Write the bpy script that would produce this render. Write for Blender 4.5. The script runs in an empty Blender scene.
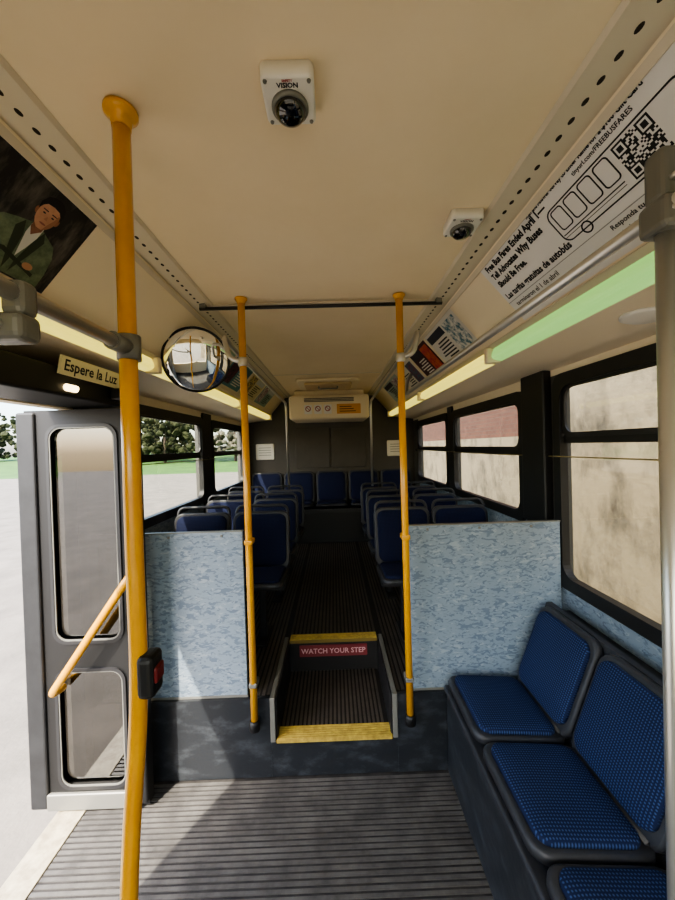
import bpy, math, random
from mathutils import Vector, Matrix, noise
random.seed(4)
scene=bpy.context.scene
COL=scene.collection
def lin(c):
    r=[]
    for v in c[:3]:
        v=v/255.0
        r.append(v/12.92 if v<=0.04045 else ((v+0.055)/1.055)**2.4)
    return (r[0],r[1],r[2],1.0)
# ------------------------------------------------------------------ materials
def mat(name,col,rough=0.5,metal=0.0,col2=None,nscale=6.0,lo=0.35,hi=0.65,bump=0.0,bscale=60.0,emit=None,estr=0.0,stretch=(1,1,1),coat=0.0,spec=0.5):
    m=bpy.data.materials.new(name); m.use_nodes=True
    nt=m.node_tree; b=nt.nodes['Principled BSDF']
    b.inputs['Base Color'].default_value=lin(col)
    b.inputs['Roughness'].default_value=rough
    b.inputs['Metallic'].default_value=metal
    b.inputs['Specular IOR Level'].default_value=spec
    b.inputs['Coat Weight'].default_value=coat
    tc=nt.nodes.new('ShaderNodeTexCoord')
    if col2 is not None:
        mp=nt.nodes.new('ShaderNodeMapping'); mp.inputs['Scale'].default_value=stretch
        nt.links.new(tc.outputs['Object'],mp.inputs[0])
        n=nt.nodes.new('ShaderNodeTexNoise'); n.inputs['Scale'].default_value=nscale
        n.inputs['Detail'].default_value=6; n.inputs['Roughness'].default_value=0.65
        nt.links.new(mp.outputs[0],n.inputs['Vector'])
        r=nt.nodes.new('ShaderNodeValToRGB')
        r.color_ramp.elements[0].position=lo; r.color_ramp.elements[0].color=lin(col)
        r.color_ramp.elements[1].position=hi; r.color_ramp.elements[1].color=lin(col2)
        nt.links.new(n.outputs['Fac'],r.inputs[0]); nt.links.new(r.outputs[0],b.inputs['Base Color'])
    if bump>0:
        n2=nt.nodes.new('ShaderNodeTexNoise'); n2.inputs['Scale'].default_value=bscale
        nt.links.new(tc.outputs['Object'],n2.inputs['Vector'])
        bp=nt.nodes.new('ShaderNodeBump'); bp.inputs['Strength'].default_value=bump; bp.inputs['Distance'].default_value=0.01
        nt.links.new(n2.outputs['Fac'],bp.inputs['Height']); nt.links.new(bp.outputs[0],b.inputs['Normal'])
    if emit is not None:
        b.inputs['Emission Color'].default_value=lin(emit); b.inputs['Emission Strength'].default_value=estr
    return m
def m_panel():
    m=mat('blue_laminate',(132,156,176),0.45)
    nt=m.node_tree; b=nt.nodes['Principled BSDF']; tc=nt.nodes.new('ShaderNodeTexCoord')
    outs=[]
    for i,(ang,sc) in enumerate(((0.7,(18,18,42)),(-0.6,(19,19,46)),(1.9,(30,30,70)),(2.6,(21,21,50)))):
        mp=nt.nodes.new('ShaderNodeMapping'); mp.inputs['Rotation'].default_value=(0,ang,0); mp.inputs['Scale'].default_value=sc
        mp.inputs['Location'].default_value=(ang*7,ang,3*ang)
        nt.links.new(tc.outputs['Object'],mp.inputs[0])
        n=nt.nodes.new('ShaderNodeTexNoise'); n.inputs['Scale'].default_value=1.0; n.inputs['Detail'].default_value=2.5; n.inputs['Distortion'].default_value=0.8
        nt.links.new(mp.outputs[0],n.inputs['Vector'])
        r=nt.nodes.new('ShaderNodeValToRGB'); r.color_ramp.elements[0].position=0.59; r.color_ramp.elements[1].position=0.62
        nt.links.new(n.outputs['Fac'],r.inputs[0]); outs.append(r.outputs[0])
    cols=[(101,115,130),(143,154,163),(106,120,135),(98,112,128)]
    prev=None
    for o,c in zip(outs,cols):
        mx=nt.nodes.new('ShaderNodeMixRGB')
        if prev is None: mx.inputs[1].default_value=lin((126,140,152))
        else: nt.links.new(prev,mx.inputs[1])
        mx.inputs[2].default_value=lin(c); nt.links.new(o,mx.inputs[0]); prev=mx.outputs[0]
    nt.links.new(prev,b.inputs['Base Color'])
    return m
def m_fabric(name,base,dot,k=190.0):
    m=mat(name,base,0.85,spec=0.2); nt=m.node_tree; b=nt.nodes['Principled BSDF']
    tc=nt.nodes.new('ShaderNodeTexCoord'); sx=nt.nodes.new('ShaderNodeSeparateXYZ'); nt.links.new(tc.outputs['Object'],sx.inputs[0])
    def ma(op,a,bv=None):
        n=nt.nodes.new('ShaderNodeMath'); n.operation=op
        if isinstance(a,(int,float)): n.inputs[0].default_value=a
        else: nt.links.new(a,n.inputs[0])
        if bv is not None:
            if isinstance(bv,(int,float)): n.inputs[1].default_value=bv
            else: nt.links.new(bv,n.inputs[1])
        return n.outputs[0]
    X_=ma('ABSOLUTE',ma('SINE',ma('MULTIPLY',sx.outputs[0],k)))
    Y_=ma('ABSOLUTE',ma('SINE',ma('MULTIPLY',sx.outputs[1],k)))
    p=ma('MULTIPLY',X_,Y_)
    r=nt.nodes.new('ShaderNodeValToRGB'); r.color_ramp.elements[0].position=0.5; r.color_ramp.elements[1].position=0.85
    r.color_ramp.elements[0].color=lin(base); r.color_ramp.elements[1].color=lin(dot)
    nt.links.new(p,r.inputs[0]); nt.links.new(r.outputs[0],b.inputs['Base Color'])
    return m
def m_glass(name,tint=(235,240,238),g=0.08):
    m=bpy.data.materials.new(name); m.use_nodes=True; nt=m.node_tree
    for n in list(nt.nodes): nt.nodes.remove(n)
    o=nt.nodes.new('ShaderNodeOutputMaterial'); t=nt.nodes.new('ShaderNodeBsdfTransparent'); t.inputs[0].default_value=lin(tint)
    gl=nt.nodes.new('ShaderNodeBsdfGlossy'); gl.inputs['Roughness'].default_value=0.03
    mx=nt.nodes.new('ShaderNodeMixShader'); mx.inputs[0].default_value=g
    nt.links.new(t.outputs[0],mx.inputs[1]); nt.links.new(gl.outputs[0],mx.inputs[2]); nt.links.new(mx.outputs[0],o.inputs[0])
    return m
def m_brick():
    m=mat('brick',(150,80,60),0.9); nt=m.node_tree; b=nt.nodes['Principled BSDF']
    tc=nt.nodes.new('ShaderNodeTexCoord'); sp=nt.nodes.new('ShaderNodeSeparateXYZ'); cb=nt.nodes.new('ShaderNodeCombineXYZ')
    nt.links.new(tc.outputs['Object'],sp.inputs[0]); nt.links.new(sp.outputs[1],cb.inputs[0]); nt.links.new(sp.outputs[2],cb.inputs[1])
    br=nt.nodes.new('ShaderNodeTexBrick'); br.inputs['Scale'].default_value=3.2
    br.inputs['Color1'].default_value=lin((98,62,48)); br.inputs['Color2'].default_value=lin((82,50,40)); br.inputs['Mortar'].default_value=lin((84,70,60))
    nt.links.new(cb.outputs[0],br.inputs['Vector']); nt.links.new(br.outputs[0],b.inputs['Base Color'])
    return m
CEIL=mat('cream_ceiling',(240,221,189),0.6,col2=(233,213,179),nscale=1.5)
CREAM=mat('cream_plastic',(236,221,192),0.55)
RAILT=mat('alu_trim',(214,202,180),0.45,metal=0.1)
BLACK=mat('black_rubber',(17,17,18),0.5)
DBLACK=mat('door_black',(11,11,12),0.55)
DARK=mat('dark_metal',(32,32,34),0.45)
GREYD=mat('seat_shell',(42,43,47),0.5,col2=(52,53,57),nscale=9)
HOLE=mat('hole_dark',(46,38,30),0.9)
YEL=mat('yellow_enamel',(220,160,22),0.3,col2=(210,146,16),nscale=5,coat=0.4)
CHROME=mat('brushed_steel',(200,197,190),0.32,metal=0.75)
CLAMP=mat('grey_clamp',(118,117,110),0.42,metal=0.25)
WHITE=mat('white_plastic',(226,222,212),0.4)
SCUFF=mat('scuffed_black',(34,37,41),0.4,col2=(84,89,94),nscale=7,lo=0.5,hi=0.95,bump=0.12,bscale=25,stretch=(1,1,2))
FLOORM=mat('ribbed_rubber',(66,64,62),0.48,col2=(106,103,98),nscale=7,lo=0.38,hi=0.78,bump=0.1,bscale=120)
FLOORG=mat('ribbed_rubber_groove',(34,32,31),0.7,col2=(56,53,50),nscale=10)
AISLE=mat('aisle_rubber',(58,53,48),0.5,col2=(82,75,67),nscale=6)
AISLEG=mat('aisle_groove',(26,24,22),0.8)
YNOSE=mat('yellow_nosing',(200,174,84),0.5,col2=(156,132,66),nscale=30)
YNOSE2=mat('yellow_nosing_groove',(112,92,36),0.7)
PANEL=m_panel()
FAB=m_fabric('blue_fabric',(22,32,62),(54,74,112),k=285)
FABR=m_fabric('navy_fabric',(20,26,52),(31,39,70),k=285)
GLASS=m_glass('window_glass',(238,238,232),0.05)
DGLASS=m_glass('door_glass',(150,148,142),0.16)
MIRROR=mat('mirror',(235,235,230),0.02,metal=1.0)
DOME=mat('dome_dark',(10,10,12),0.06,coat=1.0)
LENSY=mat('light_lens_yellow',(226,216,120),0.4,emit=(250,232,104),estr=0.42)
LENSG=mat('light_lens_green',(172,208,146),0.4,emit=(150,214,116),estr=0.28)
LENSW=mat('lamp_warm',(250,240,210),0.4,emit=(255,225,170),estr=2.0)
RED=mat('red_plastic',(150,26,28),0.35)
PAPERW=mat('paper_white',(228,225,222),0.6)
INK=mat('ink_black',(14,14,16),0.7)
WALLREAR=mat('rear_wall_dark',(64,60,55),0.55,col2=(72,68,62),nscale=3)
WALLGREY=mat('wall_grey',(72,71,68),0.55)
CONC=mat('concrete_wall_weathered',(138,126,103),0.9,col2=(66,60,50),nscale=3.0,lo=0.46,hi=0.74,bump=0.6,bscale=14,stretch=(1,1,0.6))
PAVE=mat('pavement',(122,115,105),0.95,col2=(94,89,81),nscale=1.8,lo=0.32,hi=0.72,bump=0.5,bscale=30)
GRASS=mat('grass',(66,104,30),0.95,col2=(46,80,20),nscale=0.6)
LEAF=mat('foliage',(36,42,26),0.95,col2=(58,60,42),nscale=3,spec=0.1)
BLOSS=mat('blossom_foliage',(74,76,62),0.95,col2=(112,106,96),nscale=3,spec=0.1)
BARK=mat('bark',(60,50,42),0.9)
BRICK=m_brick()
# ------------------------------------------------------------------ geometry helpers
def grp(name,loc=(0,0,0)):
    e=bpy.data.objects.new(name,None); e.empty_display_size=0.1; e.location=loc; COL.objects.link(e); return e
def link(o,parent=None,M=None):
    COL.objects.link(o)
    if M is not None: o.matrix_world=M
    if parent is not None:
        o.parent=parent
        o.matrix_parent_inverse=Matrix.Translation(-Vector(parent.location)) if parent.type=='EMPTY' else Matrix.Identity(4)
    return o
def mesh(name,V,F,mats,mi=None,smooth=False,parent=None,M=None):
    me=bpy.data.meshes.new(name); me.from_pydata([tuple(v) for v in V],[],F)
    if not isinstance(mats,(list,tuple)): mats=[mats]
    for m in mats: me.materials.append(m)
    if mi:
        for p,i in zip(me.polygons,mi): p.material_index=i
    if smooth:
        for p in me.polygons: p.use_smooth=True
    me.update()
    o=bpy.data.objects.new(name,me)
    return link(o,parent,M)
BF=[(0,3,2,1),(4,5,6,7),(0,1,5,4),(1,2,6,5),(2,3,7,6),(3,0,4,7)]
def boxes(name,bl,mats,parent=None,bevel=0.0):
    V=[];F=[];MI=[]
    for b in bl:
        x0,x1,y0,y1,z0,z1=b[:6]; k=b[6] if len(b)>6 else 0
        n=len(V)
        V+= [(x0,y0,z0),(x1,y0,z0),(x1,y1,z0),(x0,y1,z0),(x0,y0,z1),(x1,y0,z1),(x1,y1,z1),(x0,y1,z1)]
        for f in BF: F.append(tuple(i+n for i in f)); MI.append(k)
    o=mesh(name,V,F,mats,MI,parent=parent)
    if bevel>0:
        md=o.modifiers.new('b','BEVEL'); md.width=bevel; md.segments=3; md.limit_method='ANGLE'
    return o
def box(name,x0,x1,y0,y1,z0,z1,m,parent=None,bevel=0.0): return boxes(name,[(x0,x1,y0,y1,z0,z1)],m,parent,bevel)
def fillet(pts,r,n=7):
    pts=[Vector(p) for p in pts]
    if r<=0 or len(pts)<3: return pts
    out=[pts[0]]
    for i in range(1,len(pts)-1):
        a=pts[i-1];b=pts[i];c=pts[i+1]
        d1=(a-b);d2=(c-b); rr_=min(r,d1.length*0.49,d2.length*0.49)
        p=b+d1.normalized()*rr_; q=b+d2.normalized()*rr_
        for k in range(n+1):
            t=k/n; out.append(p*(1-t)**2+b*2*t*(1-t)+q*t*t)
    out.append(pts[-1]); return out
def tube(name,pts,r,m,parent=None,seg=14,corner=0.0,radii=None):
    P=fillet(pts,corner); V=[];F=[]
    T=(P[1]-P[0]).normalized(); up=Vector((0,0,1)) if abs(T.z)<0.9 else Vector((1,0,0))
    N=(up-T*up.dot(T)).normalized()
    for i,p in enumerate(P):
        if i==0: t=(P[1]-P[0]).normalized()
        elif i==len(P)-1: t=(P[-1]-P[-2]).normalized()
        else: t=((P[i+1]-p).normalized()+(p-P[i-1]).normalized()).normalized()
        N=(N-t*N.dot(t)).normalized(); B=t.cross(N)
        rr_=radii[i] if radii else r
        for k in range(seg):
            a=2*math.pi*k/seg; V.append(p+N*math.cos(a)*rr_+B*math.sin(a)*rr_)
    for i in range(len(P)-1):
        for k in range(seg):
            k2=(k+1)%seg; F.append((i*seg+k,i*seg+k2,(i+1)*seg+k2,(i+1)*seg+k))
    F.append(tuple(reversed(range(seg)))); F.append(tuple(range((len(P)-1)*seg,len(P)*seg)))
    o=mesh(name,V,F,m,parent=parent)
    for p in o.data.polygons: p.use_smooth=len(p.vertices)==4
    return o
def rr(w,h,r,n=6,cx=0,cy=0):
    r=max(min(r,w/2-1e-4,h/2-1e-4),1e-4); out=[]
    for sx,sy,a0 in ((1,1,0),(-1,1,90),(-1,-1,180),(1,-1,270)):
        for k in range(n+1):
            a=math.radians(a0+90*k/n)
            out.append((cx+sx*(w/2-r)+r*math.cos(a), cy+sy*(h/2-r)+r*math.sin(a)))
    return out
def slab(name,w,h,t,r,m,M,parent=None,bev=0.008,dome=0.0,smooth=True):
    rings=[(0,0),(0,t-bev),(bev*0.3,t-bev*0.3),(bev,t)]
    if dome>0: rings+=[(min(w,h)*0.12,t+dome*0.6),(min(w,h)*0.28,t+dome)]
    V=[];F=[];n=None
    for ins,z in rings:
        o=rr(w-2*ins,h-2*ins,max(r-ins,0.004)); n=len(o); V+=[(x,y,z) for x,y in o]
    for i in range(len(rings)-1):
        for k in range(n):
            k2=(k+1)%n; F.append((i*n+k,i*n+k2,(i+1)*n+k2,(i+1)*n+k))
    F.append(tuple(reversed(range(n)))); F.append(tuple(range((len(rings)-1)*n,len(rings)*n)))
    o=mesh(name,V,F,m,parent=parent,M=M)
    if smooth:
        for p in o.data.polygons: p.use_smooth=len(p.vertices)==4
    return o
def ring(name,ow,oh,orad,iw,ih,irad,t,m,M,parent=None,icx=0,icy=0):
    A=rr(ow,oh,orad); B=rr(iw,ih,irad,cx=icx,cy=icy); n=len(A)
    V=[(x,y,0) for x,y in A]+[(x,y,0) for x,y in B]+[(x,y,t) for x,y in A]+[(x,y,t) for x,y in B]
    F=[]
    for k in range(n):
        j=(k+1)%n
        F.append((k,n+k,n+j,j)); F.append((2*n+k,2*n+j,3*n+j,3*n+k))
        F.append((k,j,2*n+j,2*n+k)); F.append((n+k,3*n+k,3*n+j,n+j))
    return mesh(name,V,F,m,parent=parent,M=M)
def lathe(name,prof,m,M,parent=None,seg=32,mi=None):
    V=[];F=[]
    for r,z in prof:
        for k in range(seg):
            a=2*math.pi*k/seg; V.append((r*math.cos(a),r*math.sin(a),z))
    for i in range(len(prof)-1):
        for k in range(seg):
            j=(k+1)%seg; F.append((i*seg+k,i*seg+j,(i+1)*seg+j,(i+1)*seg+k))
    F.append(tuple(reversed(range(seg)))); F.append(tuple(range((len(prof)-1)*seg,len(prof)*seg)))
    o=mesh(name,V,F,m,parent=parent,M=M)
    for p in o.data.polygons: p.use_smooth=len(p.vertices)==4
    return o
def frame(o,ex,ey):
    ex=Vector(ex).normalized(); ey=Vector(ey).normalized(); ez=ex.cross(ey)
    M=Matrix.Identity(4)
    for i in range(3): M[i][0]=ex[i];M[i][1]=ey[i];M[i][2]=ez[i];M[i][3]=o[i]
    return M
def poly(name,pts,m,M,parent,off=0.0):
    return mesh(name,[(x,y,off) for x,y in pts],[tuple(range(len(pts)))],m,parent=parent,M=M)
def prism(name,prof,y0,y1,m,parent=None,smooth=False):
    n=len(prof); V=[(x,y0,z) for x,z in prof]+[(x,y1,z) for x,z in prof]
    F=[tuple(range(n)),tuple(reversed(range(n,2*n)))]+[(k,n+k,n+(k+1)%n,(k+1)%n) for k in range(n)]
    return mesh(name,V,F,m,parent=parent)
def text(name,s,size,m,M,parent,x=0,y=0,off=0.001,align='LEFT',bold=0.0,sx=1.0):
    cu=bpy.data.curves.new(name,'FONT'); cu.body=s; cu.size=size; cu.align_x=align; cu.offset=bold; cu.resolution_u=2
    t=bpy.data.objects.new(name+'_c',cu); COL.objects.link(t)
    bpy.context.view_layer.update()
    me=bpy.data.meshes.new_from_object(t.evaluated_get(bpy.context.evaluated_depsgraph_get()))
    bpy.data.objects.remove(t)
    me.materials.clear(); me.materials.append(m)
    for v in me.vertices: v.co.x=v.co.x*sx+x; v.co.y+=y; v.co.z+=off
    o=bpy.data.objects.new(name,me); return link(o,parent,M)
# ------------------------------------------------------------------ dimensions
CX=-0.045
def X(s,o): return CX+s*o
XR=X(1,1.37); XL=X(-1,1.37); YB=5.75; YF=-1.2; ZC=2.71; ZR=0.45
# ------------------------------------------------------------------ walls
def wall_side(name,x0,x1,openings,lowmats):
    ops=sorted(openings); bl=[]; y=YF
    for (a,b,z0,z1) in ops:
        bl.append((x0,x1,y,a,0,1.0,1)); bl.append((x0,x1,y,a,1.0,2.26,2)); bl.append((x0,x1,y,a,2.26,ZC,0))
        if z0>0:
            if z0>1.0: bl.append((x0,x1,a,b,0,1.0,1)); bl.append((x0,x1,a,b,1.0,z0,1))
            else: bl.append((x0,x1,a,b,0,z0,1))
        bl.append((x0,x1,a,b,z1,ZC,0)); y=b
    bl.append((x0,x1,y,YB,0,1.0,1)); bl.append((x0,x1,y,YB,1.0,2.26,2)); bl.append((x0,x1,y,YB,2.26,ZC,0))
    return boxes(name,bl,lowmats)
RW=[(-0.75,0.62,1.05,2.23),(0.85,2.04,1.05,2.23),(2.40,3.82,1.34,2.2),(3.99,5.42,1.34,2.2)]  # first opening is an unseen forward window, added to let in light
LW=[(2.42,3.78,1.34,2.2),(4.05,5.42,1.34,2.2)]
wall_side('wall_right',XR,XR+0.07,RW,[CREAM,PANEL,WALLGREY])
wall_side('wall_left',XL-0.07,XL,[(0.5,1.93,0.0,2.12)]+LW,[CREAM,PANEL,WALLGREY])
boxes('wall_rear',[(XL-0.07,XR+0.07,YB,YB+0.06,0,2.0,0),(XL-0.07,XR+0.07,YB,YB+0.06,2.0,ZC,0)],[WALLREAR])
boxes('wall_front',[(XL-0.07,XR+0.07,YF-0.06,YF,0,0.85),(XL-0.07,XR+0.07,YF-0.06,YF,2.35,ZC),(XL-0.07,XL+0.1,YF-0.06,YF,0.85,2.35),(XR-0.1,XR+0.07,YF-0.06,YF,0.85,2.35)],[CREAM])
# windows
def window(i,side,a,b,z0,z1,tz):
    xin=XR if side>0 else XL
    g=grp('window_%d'%i,(xin,(a+b)/2,(z0+z1)/2))
    w=b-a; h=z1-z0
    if side>0: M=frame((xin+0.02,(a+b)/2,(z0+z1)/2),(0,-1,0),(0,0,1))
    else: M=frame((xin-0.02,(a+b)/2,(z0+z1)/2),(0,1,0),(0,0,1))
    ring('frame',w+0.03,h+0.05,0.07,w-0.09,h-0.09,0.08,0.045,BLACK,M,g)
    boxes('transom',[((xin+0.0) if side>0 else xin-0.04,(xin+0.04) if side>0 else xin,a+0.03,b-0.03,tz-0.022,tz+0.022)],BLACK,g)
    box('glass',xin+(0.03 if side>0 else -0.034),xin+(0.034 if side>0 else -0.03),a+0.005,b-0.005,z0+0.005,z1-0.005,GLASS,g)
    ring('sash',w-0.09,(z1-tz)-0.05,0.06,w-0.14,(z1-tz)-0.10,0.06,0.012,DARK,M@Matrix.Translation((0,(tz-z0)/2-0.012,0.02)),g)
n=1
for (a,b,z0,z1) in RW: window(n,1,a,b,z0,z1,1.88 if z0<1.2 else 1.80); n+=1
for (a,b,z0,z1) in LW: window(n,-1,a,b,z0,z1,1.82); n+=1
boxes('window_%d'%n,[(XL+0.1,XR-0.1,YF-0.034,YF-0.03,0.85,2.35)],GLASS)
boxes('trim_1',[(XR-0.055,XR,2.10,2.35,ZR+0.9,2.30)],BLACK,bevel=0.01)
boxes('trim_2',[(XR-0.02,XR,3.83,3.98,1.2,2.28),(XL,XL+0.02,3.79,4.04,1.2,2.28)],BLACK)
boxes('trim_3',[(XL,XL+0.05,1.935,2.40,0.46,2.28)],[DARK],bevel=0.01)
# ------------------------------------------------------------------ ceiling
xa=X(-1,0.63); xb=X(1,0.63)
box('ceiling',XL-0.07,XR+0.07,YF-0.06,YB+0.06,ZC+0.004,ZC+0.06,CEIL)
g=grp('trim_4',(0,4.02,ZC))
for k,yy in enumerate((2.03,4.02)): box('ceiling_seam_%d'%k,xa,xb,yy,yy+0.015,ZC-0.002,ZC+0.004,RAILT,g)
CO0,CZ0=0.73,2.69; CO1,CZ1=0.975,2.41
for s,nm in ((1,'right'),(-1,'left')):
    pr=[(X(s,0.62),ZC+0.003),(X(s,0.63),ZC-0.008),(X(s,0.73),2.69),(X(s,0.735),2.70),(X(s,0.735),ZC+0.003)]
    tr=prism('trim_%d'%(5 if s>0 else 6),pr,YF,YB,RAILT)
    Mr=frame((X(s,0.63),0,ZC-0.008),(0,-s,0),(-s*0.10,0,0.012))
    V=[];F=[]
    yy=0.25
    while yy<YB-0.05:
        c=-s*yy; b0=len(V)
        for k in range(12):
            a=2*math.pi*k/12; V.append((c+0.0115*math.cos(a),-0.05+0.0060*math.sin(a),0.0006))
        F.append(tuple(range(b0,b0+12))); yy+=0.05
    mesh('slots',V,F,HOLE,parent=tr,M=Mr)
    pc=[(X(s,CO0),CZ0),(X(s,CO1),CZ1),(X(s,1.01),2.335),(X(s,1.37),2.295),(X(s,1.37),2.32),(X(s,1.03),2.355),(X(s,0.995),2.42),(X(s,0.745),2.705)]
    prism('cove_panel',pc,YF,YB,CREAM)
    lp=grp('trim_%d'%(7 if s>0 else 8),(X(s,0.96),2,2.43))
    prism('lip_lower',[(X(s,0.955),2.432),(X(s,0.975),2.410),(X(s,0.962),2.402),(X(s,0.945),2.424)],YF,YB,RAILT,lp)
    prism('lip_upper',[(X(s,0.735),2.684),(X(s,0.75),2.667),(X(s,0.742),2.660),(X(s,0.727),2.677)],YF,YB,RAILT,lp)
    lg=grp('ceiling_light_strip',(X(s,0.98),2,2.37))
    segs=[(-0.9,0.55,LENSG),(0.6,1.98,LENSG),(2.04,3.6,LENSY),(3.65,5.6,LENSY)] if s>0 else [(-0.9,0.55,LENSY),(0.6,2.0,LENSY),(2.05,3.8,LENSY),(3.85,5.6,LENSY)]
    for k,(a,b,m) in enumerate(segs):
        pp=[(X(s,0.976),2.412)]
        for q in range(9):
            t=q/8; bx=0.972+(1.012-0.972)*t-0.034*math.sin(math.pi*t); bz=2.408-(0.074)*t-0.016*math.sin(math.pi*t)
            pp.append((X(s,bx),bz))
        pp.append((X(s,1.012),2.334))
        prism('lens_%d'%k,pp,a,b,m,lg)
        boxes('end_cap_%d'%k,[(X(s,0.93) if s>0 else X(s,1.012),X(s,1.012) if s>0 else X(s,0.93),b,b+0.045,2.325,2.415)],CREAM,lg,bevel=0.01)
# roof hatch, air-conditioning
g=grp('roof_hatch',(CX,4.65,ZC-0.02))
slab('hatch_frame',0.78,0.7,0.03,0.06,CREAM,frame((CX,4.6,ZC),(1,0,0),(0,-1,0)),g)
slab('hatch_lid',0.6,0.5,0.03,0.05,mat('hatch_tan',(206,180,136),0.5),frame((CX,4.6,ZC-0.03),(1,0,0),(0,-1,0)),g)
tube('hatch_handle',[(CX-0.12,4.5,ZC-0.055),(CX-0.12,4.5,ZC-0.09),(CX+0.12,4.5,ZC-0.09),(CX+0.12,4.5,ZC-0.055)],0.010,CLAMP,g,corner=0.02)
g=grp('air_conditioner',(CX,5.3,2.4))
boxes('housing',[(-0.62,0.53,5.0,YB-0.003,2.27,2.62)],CREAM,g,bevel=0.04)
boxes('top_cowl',[(-0.56,0.47,5.12,YB-0.003,2.60,2.705)],CREAM,g,bevel=0.03)
boxes('grille',[(-0.40,0.31,4.985,5.0,2.52+i*0.02,2.528+i*0.02) for i in range(3)],[DARK],g)
for k,(xx,m) in enumerate(((-0.30,PAPERW),(-0.16,PAPERW),(-0.02,PAPERW))):
    slab('notice_%d'%k,0.11,0.13,0.003,0.005,m,frame((CX+xx,4.998,2.41),(1,0,0),(0,0,1)),g,bev=0.001)
    poly('symbol_%d'%k,[(0.04*math.cos(a*0.5236),0.04*math.sin(a*0.5236)+0.01) for a in range(12)],RED,frame((CX+xx,4.9935,2.41),(1,0,0),(0,0,1)),g)
    poly('symbol_in_%d'%k,[(0.028*math.cos(a*0.5236),0.028*math.sin(a*0.5236)+0.01) for a in range(12)],PAPERW,frame((CX+xx,4.993,2.41),(1,0,0),(0,0,1)),g)
    poly('symbol_bar_%d'%k,[(-0.03,0.035),(-0.024,0.04),(0.03,-0.015),(0.024,-0.02)],RED,frame((CX+xx,4.9925,2.41),(1,0,0),(0,0,1)),g)
slab('notice_wide',0.34,0.14,0.003,0.005,mat('orange_paper',(222,160,80),0.6),frame((CX+0.28,4.998,2.41),(1,0,0),(0,0,1)),g,bev=0.001)
for j in range(3): box('notice_line_%d'%j,CX+0.15,CX+0.38-j*0.03,4.992,4.994,2.37+j*0.033,2.380+j*0.033,DARK,g)
g=grp('rear_wall_panel',(CX,YB-0.02,1.8))
for k,(a,b) in enumerate(((-0.62,-0.06),(-0.03,0.53))):
    slab('panel_%d'%k,b-a,0.66,0.02,0.02,WALLREAR,frame(((a+b)/2,YB,1.86),(1,0,0),(0,0,1)),g)
for k,x in enumerate((-1.12,1.03)):
    g=grp('notice_board',(x,YB,1.8)); slab('board',0.3,0.26,0.02,0.02,WHITE,frame((x,YB,1.82),(1,0,0),(0,0,1)),g)
    for j in range(4): box('line_%d'%j,x-0.1,x+0.1,YB-0.0225,YB-0.02,1.76+j*0.04,1.768+j*0.04,CLAMP,g)
# ------------------------------------------------------------------ floors
def ribs_x(x0,x1,y0,y1,z,pitch,h,fill=0.58):
    out=[]; y=y0
    while y+pitch<=y1+1e-6: out.append((x0,x1,y+pitch*(1-fill)/2,y+pitch*(1+fill)/2,z,z+h,0)); y+=pitch
    return out
def ribs_y(x0,x1,y0,y1,z,pitch,h,fill=0.55):
    out=[]; x=x0
    while x+pitch<=x1+1e-6: out.append((x+pitch*(1-fill)/2,x+pitch*(1+fill)/2,y0,y1,z,z+h,0)); x+=pitch
    return out
boxes('floor',[(XL-0.07,XR+0.07,YF-0.06,YB+0.06,-0.12,-0.004,1)]+ribs_x(XL+0.06,XR,YF,1.99,-0.004,0.026,0.004),[FLOORM,FLOORG])
boxes('baseboard_door',[(XL-0.09,XL+0.055,0.5,1.93,-0.02,0.004)],[mat('sill_worn',(180,170,145),0.5,col2=(140,130,108),nscale=20)],bevel=0.003)
WX0,WX1,WY=-0.375,0.29,2.58
boxes('raised_floor',[(XL,WX0,2.0,YB,0.0,ZR-0.004,1),(WX1,XR,2.0,YB,0.0,ZR-0.004,1),(WX0,WX1,WY,YB,0,ZR-0.004,1),(WX0,WX1,2.0,WY,0,0.216,1)]
      +ribs_y(XL+0.02,WX0-0.03,2.02,YB,ZR-0.004,0.03,0.004)+ribs_y(WX1+0.03,XR,2.02,YB,ZR-0.004,0.03,0.004)+ribs_y(WX0,WX1,WY+0.05,YB,ZR-0.004,0.03,0.004)
      +ribs_y(WX0+0.01,WX1-0.01,2.07,WY,0.216,0.026,0.004),[AISLE,AISLEG])
boxes('trim_9',[(XL+0.005,WX0-0.03,1.982,1.9995,0.002,ZR+0.005),(WX1+0.03,XR-0.02,1.982,1.9995,0.002,ZR+0.005),(WX0-0.03,WX1+0.03,1.984,1.9995,0.002,0.205)],[SCUFF])
g=grp('step_well_trim',(CX,2.3,ZR))
boxes('metal_edge',[(WX0-0.03,WX0-0.002,1.975,WY+0.03,ZR,ZR+0.012),(WX1+0.002,WX1+0.03,1.975,WY+0.03,ZR,ZR+0.012),
     (WX0-0.03,WX0-0.002,1.970,1.982,0.21,ZR+0.012),(WX1+0.002,WX1+0.03,1.970,1.982,0.21,ZR+0.012)],[CLAMP],g,bevel=0.003)
boxes('side_plate',[(WX0,WX0+0.008,1.985,WY,0.221,ZR+0.006),(WX1-0.008,WX1,1.985,WY,0.221,ZR+0.006)],[DARK],g)
boxes('lower_nosing',[(WX0,WX1,1.972,2.07,0.205,0.222,1)]+ribs_x(WX0+0.005,WX1-0.005,1.972,2.07,0.222,0.016,0.004,0.6)+[(WX0+0.005,WX1-0.005,1.968,1.973,0.206+i*0.007,0.210+i*0.007,0) for i in range(3)],[YNOSE,YNOSE2],g)
boxes('upper_nosing',[(WX0+0.01,WX1-0.01,WY-0.008,WY+0.08,ZR-0.02,ZR+0.002,1)]+ribs_x(WX0+0.012,WX1-0.012,WY-0.006,WY+0.08,ZR+0.002,0.016,0.004,0.6),[YNOSE,YNOSE2],g)
REDS=mat('sign_red',(112,38,42),0.5)
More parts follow.
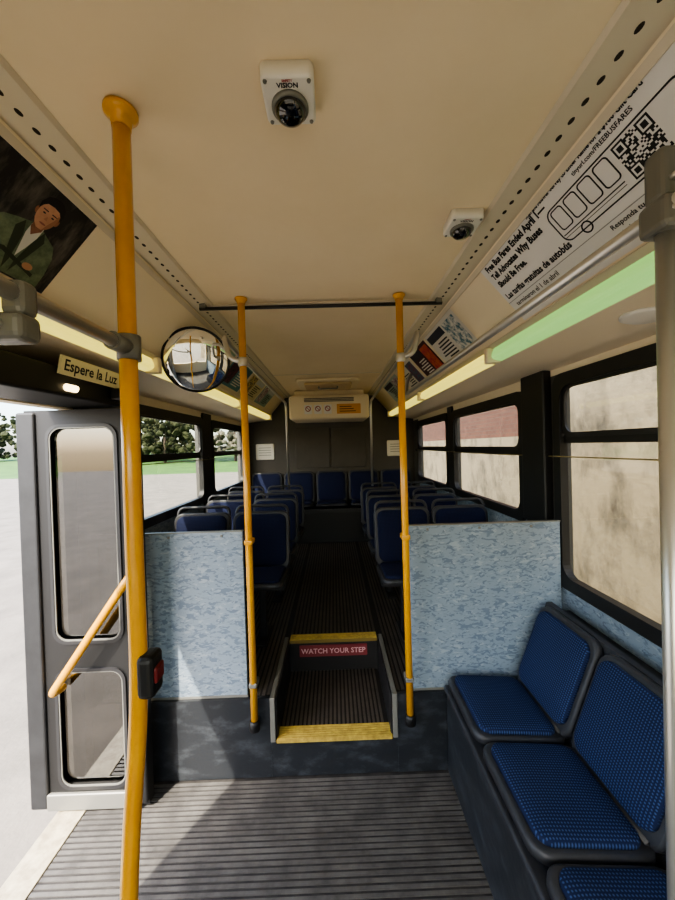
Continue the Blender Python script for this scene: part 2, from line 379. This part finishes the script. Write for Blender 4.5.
g=grp('watch_your_step_sign',(CX,WY,0.39))
slab('plate',0.50,0.085,0.006,0.006,REDS,frame((CX,WY-0.001,0.37),(1,0,0),(0,0,1)),g,bev=0.001)
text('lettering','WATCH YOUR STEP',0.052,mat('sign_letters',(205,165,165),0.5),frame((CX,WY-0.0075,0.352),(1,0,0),(0,0,1)),g,align='CENTER',bold=0.0008)
# ------------------------------------------------------------------ barrier panels
for x0,x1 in ((XL+0.055,-0.535),(0.42,XR-0.03)):
    g=grp('barrier_panel',((x0+x1)/2,2.01,0.93))
    box('sheet',x0,x1,2.002,2.02,ZR+0.012,1.41,PANEL,g,bevel=0.003)
    boxes('edging',[(x0-0.004,x1+0.002,1.999,2.023,1.407,1.413),(x0-0.006,x1+0.002,1.998,2.024,ZR+0.006,ZR+0.018)],[CLAMP],g)
    for k in range(3): box('rivet_%d'%k,x0+0.1+k*0.3,x0+0.112+k*0.3,1.9965,2.002,1.38,1.392,CLAMP,g)
# ------------------------------------------------------------------ poles
for px in (-0.487,0.388):
    g=grp('yellow_grab_pole',(px,1.95,1.5))
    tube('pole',[(px,1.95,0.34),(px,1.95,ZC)],0.0195,YEL,g,seg=20)
    lathe('foot',[(0.022,0),(0.03,0.005),(0.03,0.05),(0.024,0.06)],BLACK,Matrix.Translation((px,1.95,0.30)),g)
    box('foot_bracket',px-0.02,px+0.02,1.95,1.982,0.32,0.36,BLACK,g)
    lathe('ceiling_flange',[(0.022,0),(0.026,0.015),(0.034,0.022),(0.034,0.03)],YEL,Matrix.Translation((px,1.95,ZC-0.03)),g)
    for zz in (1.36,0.56): box('panel_clamp_%d'%int(zz*100),px-0.024,px+0.024,1.93,2.0,zz-0.015,zz+0.015,CLAMP if zz<1 else YEL,g,bevel=0.008)
    sgn=1 if px>0 else -1
    rx=0.50 if px>0 else -0.60
    tube('grab_rail',[(px,1.95,2.36),(px+sgn*0.07,1.94,2.38),(px+sgn*0.11,1.96,2.52),(rx,2.2,2.50),(rx,4.55,2.45),(rx,4.62,1.34)],0.0145,CHROME,g,corner=0.09)
    lathe('rail_collar',[(0.024,0),(0.027,0.01),(0.027,0.04),(0.024,0.05)],CHROME,Matrix.Translation((px,1.95,2.335)),g)
g=grp('ceiling_crossbar',(CX,1.95,2.68))
tube('bar',[(-0.73,1.99,2.675),(0.64,1.99,2.675)],0.010,DARK,g)
for k,x in enumerate((-0.71,0.62)): box('mount_%d'%k,x-0.015,x+0.015,1.97,2.01,2.675,ZC-0.01,CLAMP,g)
# foreground left pole
FY=0.867
g=grp('yellow_grab_pole',(-0.49,FY,1.4))
tube('pole',[(-0.493,FY,ZC),(-0.499,FY,1.587),(-0.497,FY,1.274),(-0.545,FY,0.80),(-0.57,FY,0.0)],0.0205,YEL,g,seg=24,corner=0.3)
lathe('ceiling_flange',[(0.0215,0),(0.023,0.02),(0.030,0.028),(0.038,0.034),(0.038,0.044)],YEL,Matrix.Translation((-0.493,FY,ZC-0.043)),g)
lathe('floor_flange',[(0.042,0),(0.042,0.012),(0.03,0.02),(0.022,0.03)],YEL,Matrix.Translation((-0.57,FY,0.0)),g)
box('button_box',-0.492,-0.450,FY-0.03,FY+0.03,1.28,1.385,BLACK,g,bevel=0.014)
box('button_red',-0.455,-0.444,FY-0.02,FY+0.02,1.315,1.355,mat('dull_red',(96,22,24),0.4),g,bevel=0.008)
g=grp('handrail',(-0.495,0.3,2.13))
tube('rail',[(-0.494,-0.6,2.135),(-0.494,0.835,2.135)],0.0145,CHROME,g)
tube('pole_collar',[(-0.494,FY,2.105),(-0.494,FY,2.165)],0.027,CLAMP,g)
tube('rail_collar',[(-0.494,0.80,2.135),(-0.494,0.85,2.135)],0.021,CLAMP,g)
box('clamp_block',-0.545,-0.475,0.545,0.59,2.060,2.105,CLAMP,g,bevel=0.012)
box('clamp_collar',-0.514,-0.474,0.55,0.585,2.10,2.157,CLAMP,g,bevel=0.012)
tube('clamp_arm',[(-0.53,0.57,2.085),(-0.80,0.57,2.12),(-1.28,0.57,2.32)],0.018,CLAMP,g,corner=0.05)
tube('clamp_bolt',[(-0.51,0.538,2.084),(-0.51,0.546,2.084)],0.008,CHROME,g)
# right foreground stainless pole + rail
g=grp('handrail',(0.70,1.2,2.35))
tube('rail',[(0.70,-0.7,2.35),(0.70,3.3,2.35),(0.74,3.42,2.50),(0.80,3.45,2.58)],0.0165,CHROME,g,corner=0.08)
tube('pole',[(0.705,0.725,0.004),(0.705,0.725,2.33)],0.0185,CHROME,g,seg=24)
box('clamp_block',0.673,0.735,0.69,0.762,2.30,2.37,CLAMP,g,bevel=0.014)
box('clamp_plate',0.676,0.748,0.70,0.75,2.36,2.47,CLAMP,g,bevel=0.014)
for k,(dx,dz) in enumerate(((-0.012,2.335),(0.018,2.335),(-0.008,2.40),(0.02,2.44))):
    tube('bolt_%d'%k,[(0.703+dx,0.684,dz),(0.703+dx,0.702,dz)],0.007,CHROME,g,seg=6)
# ------------------------------------------------------------------ convex mirror
mc=Vector((-0.800,2.1,2.415))
g=grp('convex_mirror',tuple(mc))
nrm=(Vector((0.0,0.0,1.70))-mc).normalized()
ex=Vector((0,0,1)).cross(nrm).normalized(); ey=nrm.cross(ex)
M=frame(mc,ex,ey)
q=1.36
lathe('dome',[(0.138*q,0.0),(0.128*q,0.006),(0.11*q,0.014),(0.08*q,0.022),(0.045*q,0.028),(0.001,0.030)],MIRROR,M,g,seg=48)
lathe('rim',[(0.12*q,-0.012),(0.137*q,-0.01),(0.141*q,0.0),(0.139*q,0.006),(0.135*q,0.006),(0.135*q,0.0)],BLACK,M,g,seg=48)
p0=mc-nrm*0.01
tube('bracket',[p0,p0-nrm*0.06,(-0.95,2.22,2.50)],0.010,BLACK,g,corner=0.03)
# ------------------------------------------------------------------ security cameras
def cctv(x,y):
    g=grp('security_camera',(x,y,ZC-0.02))
    M=frame((x,y,ZC+0.004),(1,0,0),(0,-1,0))
    slab('housing',0.118,0.118,0.034,0.014,WHITE,M,g,bev=0.006)
    cy=y+0.012
    M2=frame((x,cy,ZC-0.0298),(1,0,0),(0,-1,0))
    lathe('collar',[(0.043,0),(0.043,0.005),(0.039,0.010)],CLAMP,M2,g)
    lathe('dome',[(0.037,0.0)]+[(0.037*math.cos(a*math.pi/16),0.008+0.024*math.sin(a*math.pi/16)) for a in range(0,8)]+[(0.001,0.032)],DOME,M2,g)
    for k,(dx,dy) in enumerate(((-.048,-.048),(.048,-.048),(-.048,.048),(.048,.048))):
        lathe('screw_%d'%k,[(0.005,0),(0.004,0.003)],CLAMP,frame((x+dx,y+dy,ZC-0.0298),(1,0,0),(0,-1,0)),g,seg=10)
    Mt=frame((x,y-0.034,ZC-0.030),(1,0,0),(0,-1,0))
    text('label','VISION',0.015,INK,Mt,g,align='CENTER',bold=0.0006,off=0.0006)
    text('label_top','SAFETY',0.007,RED,Mt,g,y=0.0125,align='CENTER',bold=0.0003,off=0.0006)
cctv(-0.078,0.822); cctv(0.507,1.31)
# ------------------------------------------------------------------ seats
def seat(g,W,F,o,w=0.44,d=0.40,bh=0.46,tilt=12,fab=None,pre='',handle=False):
    W=Vector(W);F=Vector(F);U=Vector((0,0,1)); o=Vector(o); fab=fab or FAB
    def fr(org,a,b): return frame(org,a,b)
    ct=math.radians(4); fd=(F*math.cos(ct)+U*math.sin(ct))
    e=fd; x=e.cross(U).normalized()
    M=fr(o+fd*(d/2)-U*0.035,x,e)
    if M.col[2].z<0: x=-x; M=fr(o+fd*(d/2)-U*0.035,x,e)
    slab(pre+'seat_shell',w,d+0.03,0.035,0.06,GREYD,M,g,bev=0.012)
    slab(pre+'seat_cushion',w-0.05,d-0.03,0.022,0.05,fab,fr(o+fd*(d/2+0.002)-U*0.002,x,e),g,bev=0.01,dome=0.008)
    t=math.radians(tilt); bd=(U*math.cos(t)-F*math.sin(t))
    nb=(F*math.cos(t)+U*math.sin(t))
    bx=bd.cross(nb).normalized()
    slab(pre+'back_shell',w,bh+0.03,0.035,0.07,GREYD,fr(o+bd*(bh/2-0.005)-nb*0.03,bx,bd),g,bev=0.012)
    slab(pre+'back_cushion',w-0.055,bh-0.035,0.022,0.06,fab,fr(o+bd*(bh/2+0.003)+nb*0.003,bx,bd),g,bev=0.01,dome=0.008)
    tube(pre+'back_joint',[o-W*(w/2-0.04)-U*0.012-F*0.005,o+W*(w/2-0.04)-U*0.012-F*0.005],0.024,GREYD,g)
    if handle:
        a=o+bd*(bh-0.14)-nb*0.035; top=o+bd*(bh+0.055)-nb*0.035
        tube(pre+'grab_handle',[a-W*(w/2-0.02),top-W*(w/2-0.02),top+W*(w/2-0.02),a+W*(w/2-0.02)],0.0125,GREYD,g,corner=0.06)
def double_seat(xc,yb,side):
    g=grp('double_bus_seat',(xc,yb-0.2,0.9)); z=0.90
    for k,dx in enumerate((-0.245,0.245)):
        seat(g,(1,0,0),(0,-1,0),(xc+dx,yb,z),w=0.47,d=0.42,bh=0.45,tilt=9,fab=FABR,pre='s%d_'%k,handle=True)
    box('beam',xc-0.47,xc+0.47,yb-0.26,yb-0.18,z-0.09,z-0.03,DARK,g,bevel=0.01)
    lx=xc-side*0.30
    box('leg',lx-0.025,lx+0.025,yb-0.25,yb-0.19,ZR,z-0.08,DARK,g,bevel=0.008)
    box('foot',lx-0.04,lx+0.04,yb-0.36,yb-0.08,ZR,ZR+0.02,DARK,g,bevel=0.006)
    wx=(XR if side>0 else XL)
    box('wall_bracket',min(wx,wx-side*0.06),max(wx,wx-side*0.06),yb-0.28,yb-0.16,z-0.12,z-0.02,DARK,g)
for yb in (2.86,3.58,4.30):
    double_seat(-0.375-0.49,yb,-1); double_seat(0.31+0.49,yb,1)
g=grp('rear_bench_seat',(CX,5.4,1.0))
boxes('base',[(XL+0.02,XR-0.02,5.16,YB-0.03,ZR,0.96)],[DARK],g,bevel=0.01)
boxes('base_panel',[(CX-0.62,CX+0.58,5.15,5.16,ZR+0.04,0.9)],[BLACK],g)
for k in range(5):
    seat(g,(1,0,0),(0,-1,0),(CX+(k-2)*0.52,5.58,1.0),w=0.49,d=0.43,bh=0.48,tilt=8,fab=FABR,pre='s%d_'%k)
g=grp('sideways_bench_seat',(0.9,1.2,0.5))
for k in range(4):
    yc=1.74-k*0.445
    seat(g,(0,1,0),(-1,0,0),(0.995,yc,0.545),w=0.435,d=0.385,bh=0.44,tilt=21,fab=FAB,pre='s%d_'%k)
boxes('base',[(0.60,1.10,0.15,1.975,0.0,0.49)],[SCUFF],g,bevel=0.012)
boxes('frame_shell',[(0.585,1.0,0.16,1.97,0.475,0.508)],[GREYD],g,bevel=0.012)
prism('back_support',[(1.0,0.47),(1.03,0.56),(1.19,0.955),(1.22,0.955),(1.22,0.0),(1.0,0.0)],0.16,1.975,GREYD,g)
boxes('wall_shelf',[(1.18,XR,0.16,1.978,0.0,0.90)],[DARK],g)
# ------------------------------------------------------------------ door
g=grp('door_1',(-1.3,1.86,1.05))
lw=0.58; xc=-1.315; Md=frame((xc,1.885,0),(1,0,0),(0,0,1))
def T(x,y,z=0): return Matrix.Translation((x,y,z))
ring('upper_frame',lw,1.30,0.004,0.35,1.13,0.06,0.045,DBLACK,Md@T(0,1.46),g,icx=0.005,icy=0.0)
ring('lower_frame',lw,0.79,0.004,0.35,0.62,0.06,0.045,DBLACK,Md@T(0,0.415),g,icx=0.005,icy=0.02)
ring('upper_gasket',0.37,1.15,0.07,0.338,1.118,0.06,0.008,DARK,Md@T(0.005,1.46,0.045),g)
ring('lower_gasket',0.37,0.64,0.07,0.338,0.608,0.06,0.008,DARK,Md@T(0.005,0.435,0.045),g)
ring('upper_bead',0.338,1.118,0.06,0.326,1.106,0.056,0.006,CLAMP,Md@T(0.005,1.46,0.044),g)
ring('lower_bead',0.338,0.608,0.06,0.326,0.596,0.056,0.006,CLAMP,Md@T(0.005,0.435,0.044),g)
slab('upper_glass',0.352,1.132,0.006,0.06,DGLASS,Md@T(0.005,1.46,0.02),g,bev=0.001)
slab('lower_glass',0.352,0.622,0.006,0.06,DGLASS,Md@T(0.005,0.435,0.02),g,bev=0.001)
EDGE=mat('door_edge_grey',(22,23,25),0.55,col2=(34,35,37),nscale=8)
box('leading_edge',xc-lw/2-0.035,xc-lw/2+0.06,1.825,1.895,0.02,2.10,EDGE,g,bevel=0.012)
box('trailing_edge',xc+lw/2-0.045,xc+lw/2,1.82,1.89,0.04,2.10,DBLACK,g,bevel=0.01)
box('bottom_rail',xc-lw/2+0.05,xc+lw/2-0.04,1.825,1.885,0.012,0.10,CLAMP,g,bevel=0.008)
tube('yellow_handle',[(-1.455,1.84,0.66),(-1.455,1.76,0.67),(-1.055,1.76,1.24),(-1.045,1.83,1.27)],0.020,YEL,g,corner=0.05)
g=grp('door_header',(-1.25,1.2,2.2))
boxes('engine_box',[(XL+0.005,-1.13,0.62,1.93,2.125,2.25)],[BLACK],g,bevel=0.012)
boxes('linkage',[(-1.13,-1.05,1.80,1.90,2.15,2.21),(-1.30,-1.12,1.15,1.2,2.09,2.13)],[DARK],g,bevel=0.01)
slab('lamp',0.08,0.03,0.01,0.014,LENSW,frame((-1.13,1.53,2.165),(0,1,0),(0.35,0,1)),g,bev=0.003)
g=grp('door_notice_sign',(-1.13,1.6,2.26))
Ms=frame((-1.115,1.455,2.212),(0,1,0),(0.2,0,1))
SIGNY=mat('sign_cream_yellow',(230,222,185),0.5)
mesh('plate',[(0,0,0),(0.43,0,0),(0.43,0.078,0),(0,0.078,0),(0,0,-0.012),(0.43,0,-0.012),(0.43,0.078,-0.012),(0,0.078,-0.012)],[(0,1,2,3),(7,6,5,4),(0,4,5,1),(1,5,6,2),(2,6,7,3),(3,7,4,0)],SIGNY,parent=g,M=Ms)
text('lettering','Espere la Luz',0.066,INK,Ms,g,x=0.014,y=0.02,off=0.001,bold=0.0012)
g=grp('ceiling_speaker',(1.13,1.26,2.32))
Msp=frame((1.13,1.245,2.317),(0,-1,0),(-0.36,0,0.04))
lathe('grille',[(0.075,0),(0.075,0.008),(0.06,0.014),(0.02,0.016)],WHITE,Msp,g)
for s in (1,-1):
    g=grp('stop_request_cord',(X(s,1.33),3,1.80))
    ys=(0.7,5.5) if s>0 else (2.1,5.5)
    tube('cord',[(X(s,1.345),ys[0],1.79),(X(s,1.345),(ys[0]+ys[1])/2,1.775),(X(s,1.345),ys[1],1.79)],0.0035,mat('cord_%d'%s,(120,110,74),0.5),g,seg=8)
    for k,yy in enumerate((ys[0],(2.25 if s>0 else 2.3),3.9,ys[1])):
        box('clip_%d'%k,min(X(s,1.34),X(s,1.37)),max(X(s,1.34),X(s,1.37)),yy-0.01,yy+0.01,1.77,1.80,BLACK,g)
# ------------------------------------------------------------------ posters on the coves
CD=Vector((CO1-CO0,0,CZ1-CZ0))
def cove(s,off=0.0):
    e=Vector((-s*CD.x,0,-CD.z)).normalized()
    nn=Vector((-s*(-CD.z),0,-CD.x)).normalized()
    return frame(Vector((X(s,CO0),0,CZ0))+nn*off,(0,-s,0),e)
MR=cove(1,0.002); ML=cove(-1,0.002)
g=grp('bus_fare_poster',(0.8,1.1,2.55))
def R(s0,s1,d0,d1): return [(-s1,-d1),(-s0,-d1),(-s0,-d0),(-s1,-d0)]
poly('paper',R(0.40,1.62,0.012,0.335),PAPERW,MR,g)
poly('fold_line',R(0.40,1.62,0.228,0.231),mat('fold_grey',(150,150,148),0.6),MR,g,0.0008)
for i,l in enumerate(('Free Bus Fares Ended April 1\u2014','Tell Advocates Why Buses','Should Be Free.')):
    text('headline_%d'%i,l,0.038,INK,MR,g,x=-1.585,y=-0.064-i*0.043,bold=0.0018,sx=0.88)
text('small_line','Scan and Answer Survey to Enter Raffle for a $100 Gift Card',0.0225,INK,MR,g,x=-1.24,y=-0.036,sx=0.84,bold=0.0008)
text('small_line_2','tinyurl.com/FREEBUSFARES',0.018,INK,MR,g,x=-1.02,y=-0.058,bold=0.0004)
text('headline_es','Las tarifas gratuitas de autob\u00fas',0.038,INK,MR,g,x=-1.60,y=-0.212,bold=0.0014,sx=0.9)
text('headline_es2','terminaron el 1 de abril',0.03,INK,MR,g,x=-1.58,y=-0.262,bold=0.0004)
text('small_es','Responda tu encuesta y participa para ganar una',0.022,INK,MR,g,x=-1.04,y=-0.255,bold=0.0004)
text('small_es2','tarjeta de regalo de $100',0.022,INK,MR,g,x=-1.02,y=-0.283,bold=0.0004)
def line(nm,a,b,wd=0.0035,off=0.001):
    a=Vector((a[0],a[1]));b=Vector((b[0],b[1])); t=(b-a).normalized()*wd/2; nn=Vector((-t.y,t.x))
    poly(nm,[tuple(a-t-nn),tuple(b+t-nn),tuple(b+t+nn),tuple(a-t+nn)],INK,MR,g,off)
ring('bus_outline',0.47,0.125,0.03,0.461,0.116,0.027,0.0006,INK,MR@T(-0.945,-0.136,0.0006),g)
for k in range(4):
    ring('bus_pane_%d'%k,0.052,0.075,0.012,0.044,0.067,0.009,0.0006,INK,MR@T(-1.135+k*0.062,-0.120,0.0006),g)
line('bus_belt',(-1.17,-0.170),(-0.93,-0.170)); line('bus_belt2',(-1.17,-0.180),(-0.93,-0.180),0.002)
for k in range(2):
    ring('bus_wheel_%d'%k,0.04,0.04,0.02,0.03,0.03,0.015,0.0006,INK,MR@T(-1.09+k*0.28,-0.196,0.0009),g)
V=[];F=[];q=21;cs=0.104/q;ox=-0.905;oy=-0.188
random.seed(9)
for i in range(q):
    for j in range(q):
        corner=(i<7 and j<7) or (i<7 and j>=q-7) or (i>=q-7 and j>=q-7)
        if corner:
            a=i if i<7 else i-(q-7); b=j if j<7 else j-(q-7)
            on = a in(0,6) or b in (0,6) or (2<=a<=4 and 2<=b<=4)
        else: on=random.random()<0.5
        if on:
            b0=len(V); V+=[(ox+i*cs,oy+j*cs,0.0019),(ox+(i+1)*cs,oy+j*cs,0.0019),(ox+(i+1)*cs,oy+(j+1)*cs,0.0019),(ox+i*cs,oy+(j+1)*cs,0.0019)]; F.append((b0,b0+1,b0+2,b0+3))
poly('qr_back',[(ox-.008,oy-.004),(ox+.112,oy-.004),(ox+.112,oy+.108),(ox-.008,oy+.108)],PAPERW,MR,g,0.0016)
mesh('qr_code',V,F,INK,parent=g,M=MR)
cols=[(170,50,60),(40,44,60),(222,220,214),(120,60,90),(60,110,130),(214,190,120),(200,205,205),(196,96,40)]
def card(s,s0,s1,d0,d1,base,seed):
    random.seed(seed); M=MR if s>0 else ML
    g=grp('advertising_card',(X(s,0.85),(s0+s1)/2,2.55))
    sg=-s
    def Q(a,b,c,d): 
        A,B=sorted((sg*a,sg*b)); return [(A,-d),(B,-d),(B,-c),(A,-c)]
    poly('card',Q(s0,s1,d0,d1),mat('card',base,0.6),M,g,0.0)
    L=s1-s0;H=d1-d0
    ca,cb=random.sample(cols,2)
    poly('picture',Q(s0+L*0.05,s0+L*0.40,d0+H*0.1,d0+H*0.9),mat('pic',ca,0.6,col2=cb,nscale=24,lo=0.42,hi=0.6),M,g,0.001)
    poly('picture_band',Q(s0+L*0.44,s0+L*0.97,d0+H*0.08,d0+H*0.30),mat('band',random.choice(cols),0.6),M,g,0.001)
    for k in range(6):
        poly('line_%d'%k,Q(s0+L*0.48,s0+L*(0.74+random.random()*0.2),d0+H*(0.38+k*0.09),d0+H*(0.42+k*0.09)),INK if base[0]>120 else PAPERW,M,g,0.001)
card(1,2.05,2.62,0.03,0.30,(216,212,204),1); card(1,2.66,3.15,0.03,0.30,(64,30,40),2); card(1,3.2,3.8,0.03,0.30,(226,220,206),3); card(1,3.9,4.8,0.03,0.30,(170,184,176),4)
card(-1,2.35,2.95,0.03,0.30,(150,186,176),5); card(-1,3.0,3.6,0.03,0.30,(90,140,146),6); card(-1,3.65,4.3,0.03,0.30,(214,205,160),7); card(-1,4.35,5.0,0.03,0.30,(140,168,160),8)
# portrait poster
g=grp('portrait_poster',(-0.9,0.9,2.55))
PBG=mat('poster_dark',(32,30,29),0.5,col2=(140,132,122),nscale=7,lo=0.48,hi=0.85,stretch=(2.2,0.6,1))
poly('paper',[(0.30,-0.335),(1.228,-0.335),(1.228,-0.02),(0.30,-0.02)],PBG,ML,g)
def pm(pts): return [(1.080+0.0030*u, -(0.112+0.0029*w)) for u,w in pts]
def pl(nm,pts,col,off,**k): poly(nm,pm(pts),mat('poster_'+nm,col,0.6,**k),ML,g,off)
def ell(cx,cy,rx,ry,n=24,a0=0,a1=360): return [(cx+rx*math.cos(math.radians(a0+(a1-a0)*k/n)),cy+ry*math.sin(math.radians(a0+(a1-a0)*k/n))) for k in range(n)]
pl('jacket',[(-8,14),(-20,18),(-32,23),(-42,34),(-48,52),(-52,75),(38,75),(37,56),(33,36),(26,24),(12,18),(4,14)],(74,88,66),0.001,col2=(116,130,104),nscale=22)
pl('lapel_shade',[(-13,16),(-18,26),(-12,48),(-4,72),(-3,60),(-7,30)],(48,56,42),0.0014)
pl('lapel_shade_2',[(9,16),(15,26),(10,48),(3,72),(2,60),(5,30)],(48,56,42),0.0014)
pl('shirt',[(-7,15),(-7,26),(-4,40),(-1,54),(3,40),(6,26),(6,14)],(206,206,200),0.0018)
pl('neck',[(-7,8),(-7,18),(-2,26),(5,18),(6,8)],(142,98,76),0.0021,col2=(122,82,62),nscale=40)
pl('ear',ell(-11,0,3,4.5,12),(146,98,74),0.0022); pl('ear_b',ell(11.5,0,2.5,4.5,12),(146,98,74),0.0022)
pl('hair',[(-12,-1),(-13.5,-9),(-10,-17),(-5,-20),(0,-21),(6,-20),(11,-16),(13.5,-9),(12.5,-1),(10.5,-7),(7,-10.5),(0,-11.5),(-7,-10.5),(-10,-7)],(22,18,18),0.0029)
pl('face',[(-11,-7),(-11,3),(-9.8,8),(-7,12.5),(-3,16),(3,16),(7,12.5),(9.8,8),(11,3),(11,-7),(6,-13),(-6,-13)],(206,160,132),0.0024,col2=(182,132,104),nscale=16)
pl('cheek_shade',[(11,-7),(11,3),(9.8,8),(7,12.5),(3,16),(5,8),(8,0),(9,-7)],(158,110,84),0.00255)
pl('brow_a',[(-8,-4.8),(-2,-4.8),(-2,-3.6),(-8,-3.8)],(40,28,24),0.0027); pl('brow_b',[(2.5,-4.8),(8.5,-4.8),(8.5,-3.8),(2.5,-3.6)],(40,28,24),0.0027)
pl('eye_a',ell(-4.8,-1,1.7,0.9,10),(26,20,18),0.0028); pl('eye_b',ell(5.2,-1,1.7,0.9,10),(26,20,18),0.0028)
pl('nose',[(0,1),(-1.8,5),(2.2,5.2),(1,1)],(170,122,96),0.0027)
pl('mouth',ell(0.3,9.6,3.8,1.0,12),(142,86,76),0.0027)
pl('arm_shade',[(-46,58),(-14,50),(26,62),(26,66),(-14,55),(-46,62)],(42,48,38),0.0020)
pl('hand',ell(16,57,6,4,14),(184,136,108),0.0023)
# ------------------------------------------------------------------ exterior
GZ=-0.35
mesh('pavement_ground',[(-60,-40,GZ),(60,-40,GZ),(60,34,GZ),(-60,34,GZ)],[(0,1,2,3)],PAVE)
V=[];F=[];nx=30;ny=14
for j in range(ny):
    for i in range(nx):
        x=-90+i*4.2; y=34+j*3.5; t=j/(ny-1)
        V.append((x,y,GZ-0.02+1.9*t*t*(3-2*t)+0.12*noise.noise(Vector((x*0.2,y*0.2,0)))*min(1,t*5)))
for j in range(ny-1):
    for i in range(nx-1): F.append((j*nx+i,j*nx+i+1,(j+1)*nx+i+1,(j+1)*nx+i))
mesh('grass_bank',V,F,GRASS,smooth=True)
def icos(c,r,sub=2,amp=0.3):
    import bmesh
    bm=bmesh.new(); bmesh.ops.create_icosphere(bm,subdivisions=sub,radius=1)
    vs=[];fs=[]
    for v in bm.verts:
        p=v.co.copy(); k=1+amp*noise.noise(p*2.2+Vector(c))
        vs.append((c[0]+p.x*r*k,c[1]+p.y*r*k,c[2]+p.z*r*k*0.85))
    bm.verts.index_update()
    for f in bm.faces: fs.append(tuple(v.index for v in f.verts))
    bm.free(); return vs,fs
def tree(x,y,h,m,seed):
    random.seed(seed); g=grp('tree',(x,y,GZ))
    zb=GZ+0.2
    tube('trunk',[(x,y,zb-0.3),(x+0.1,y,zb+h*0.3),(x,y,zb+h*0.55)],0.2,BARK,g,radii=[0.03*h,0.024*h,0.015*h],seg=10)
    for k in range(3):
        a=k*2.1+seed; tube('branch_%d'%k,[(x,y,zb+h*0.25),(x+math.cos(a)*h*0.2,y+math.sin(a)*h*0.2,zb+h*0.55)],0.05,BARK,g,radii=[0.015*h,0.006*h],seg=8)
    V=[];F=[]
    for k in range(150):
        a=random.random()*6.28; q=random.random()**0.5*h*0.36; z=zb+h*(0.18+0.76*random.random())
        vs,fs=icos((x+math.cos(a)*q,y+math.sin(a)*q,z),h*(0.03+0.04*random.random()),1,0.9)
        n0=len(V); V+=vs; F+=[tuple(i+n0 for i in f) for f in fs]
    mesh('crown',V,F,m,parent=g)
for i,(x,y,h,m) in enumerate(((-41,56,9,BLOSS),(-50,60,9,LEAF),(-30,52,9,LEAF),(-24,50,8,LEAF),(-19,50,9,LEAF),(-14,50,8,BLOSS),(-27,58,10,LEAF),(-60,62,10,LEAF),(-9,52,9,LEAF))): tree(x,y,h,m,i+3)
boxes('concrete_retaining_wall',[(3.1,3.5,-6,4.9,GZ,4.2),(3.1,3.5,4.9,30,GZ,1.95)],[CONC])
boxes('brick_building',[(3.25,3.9,4.9,30,1.95,7.0)],[BRICK])
# ------------------------------------------------------------------ light
d=Vector((0.35,0.6,-0.85))
sl=bpy.data.lights.new('sun','SUN'); sl.energy=6.0; sl.angle=0.009; sl.color=(1.0,0.93,0.80)
so=bpy.data.objects.new('sun',sl); so.rotation_euler=d.to_track_quat('-Z','Y').to_euler(); so.location=(-5,-5,10); COL.objects.link(so)
w=bpy.data.worlds.new('World'); scene.world=w; w.use_nodes=True; nt=w.node_tree
bg=nt.nodes['Background']; sky=nt.nodes.new('ShaderNodeTexSky'); sky.sky_type='NISHITA'; sky.sun_disc=False
sky.sun_elevation=math.radians(50); sky.sun_rotation=math.radians(210); sky.dust_density=3.0
nt.links.new(sky.outputs[0],bg.inputs[0]); bg.inputs[1].default_value=0.5
scene.view_settings.view_transform='AgX'; scene.view_settings.look='AgX - Medium High Contrast'; scene.view_settings.exposure=1.5
# ------------------------------------------------------------------ camera
cd=bpy.data.cameras.new('camera'); cd.sensor_fit='HORIZONTAL'; cd.sensor_width=36; cd.lens=36*350/675.0; cd.clip_start=0.02; cd.clip_end=400
co=bpy.data.objects.new('camera',cd); COL.objects.link(co)
R3=Matrix.Rotation(math.radians(-0.65),4,'Z')@Matrix.Rotation(math.radians(90-0.65),4,'X')@Matrix.Rotation(math.radians(-1.7),4,'Z')
co.matrix_world=Matrix.Translation((0,0,1.88))@R3
scene.camera=co
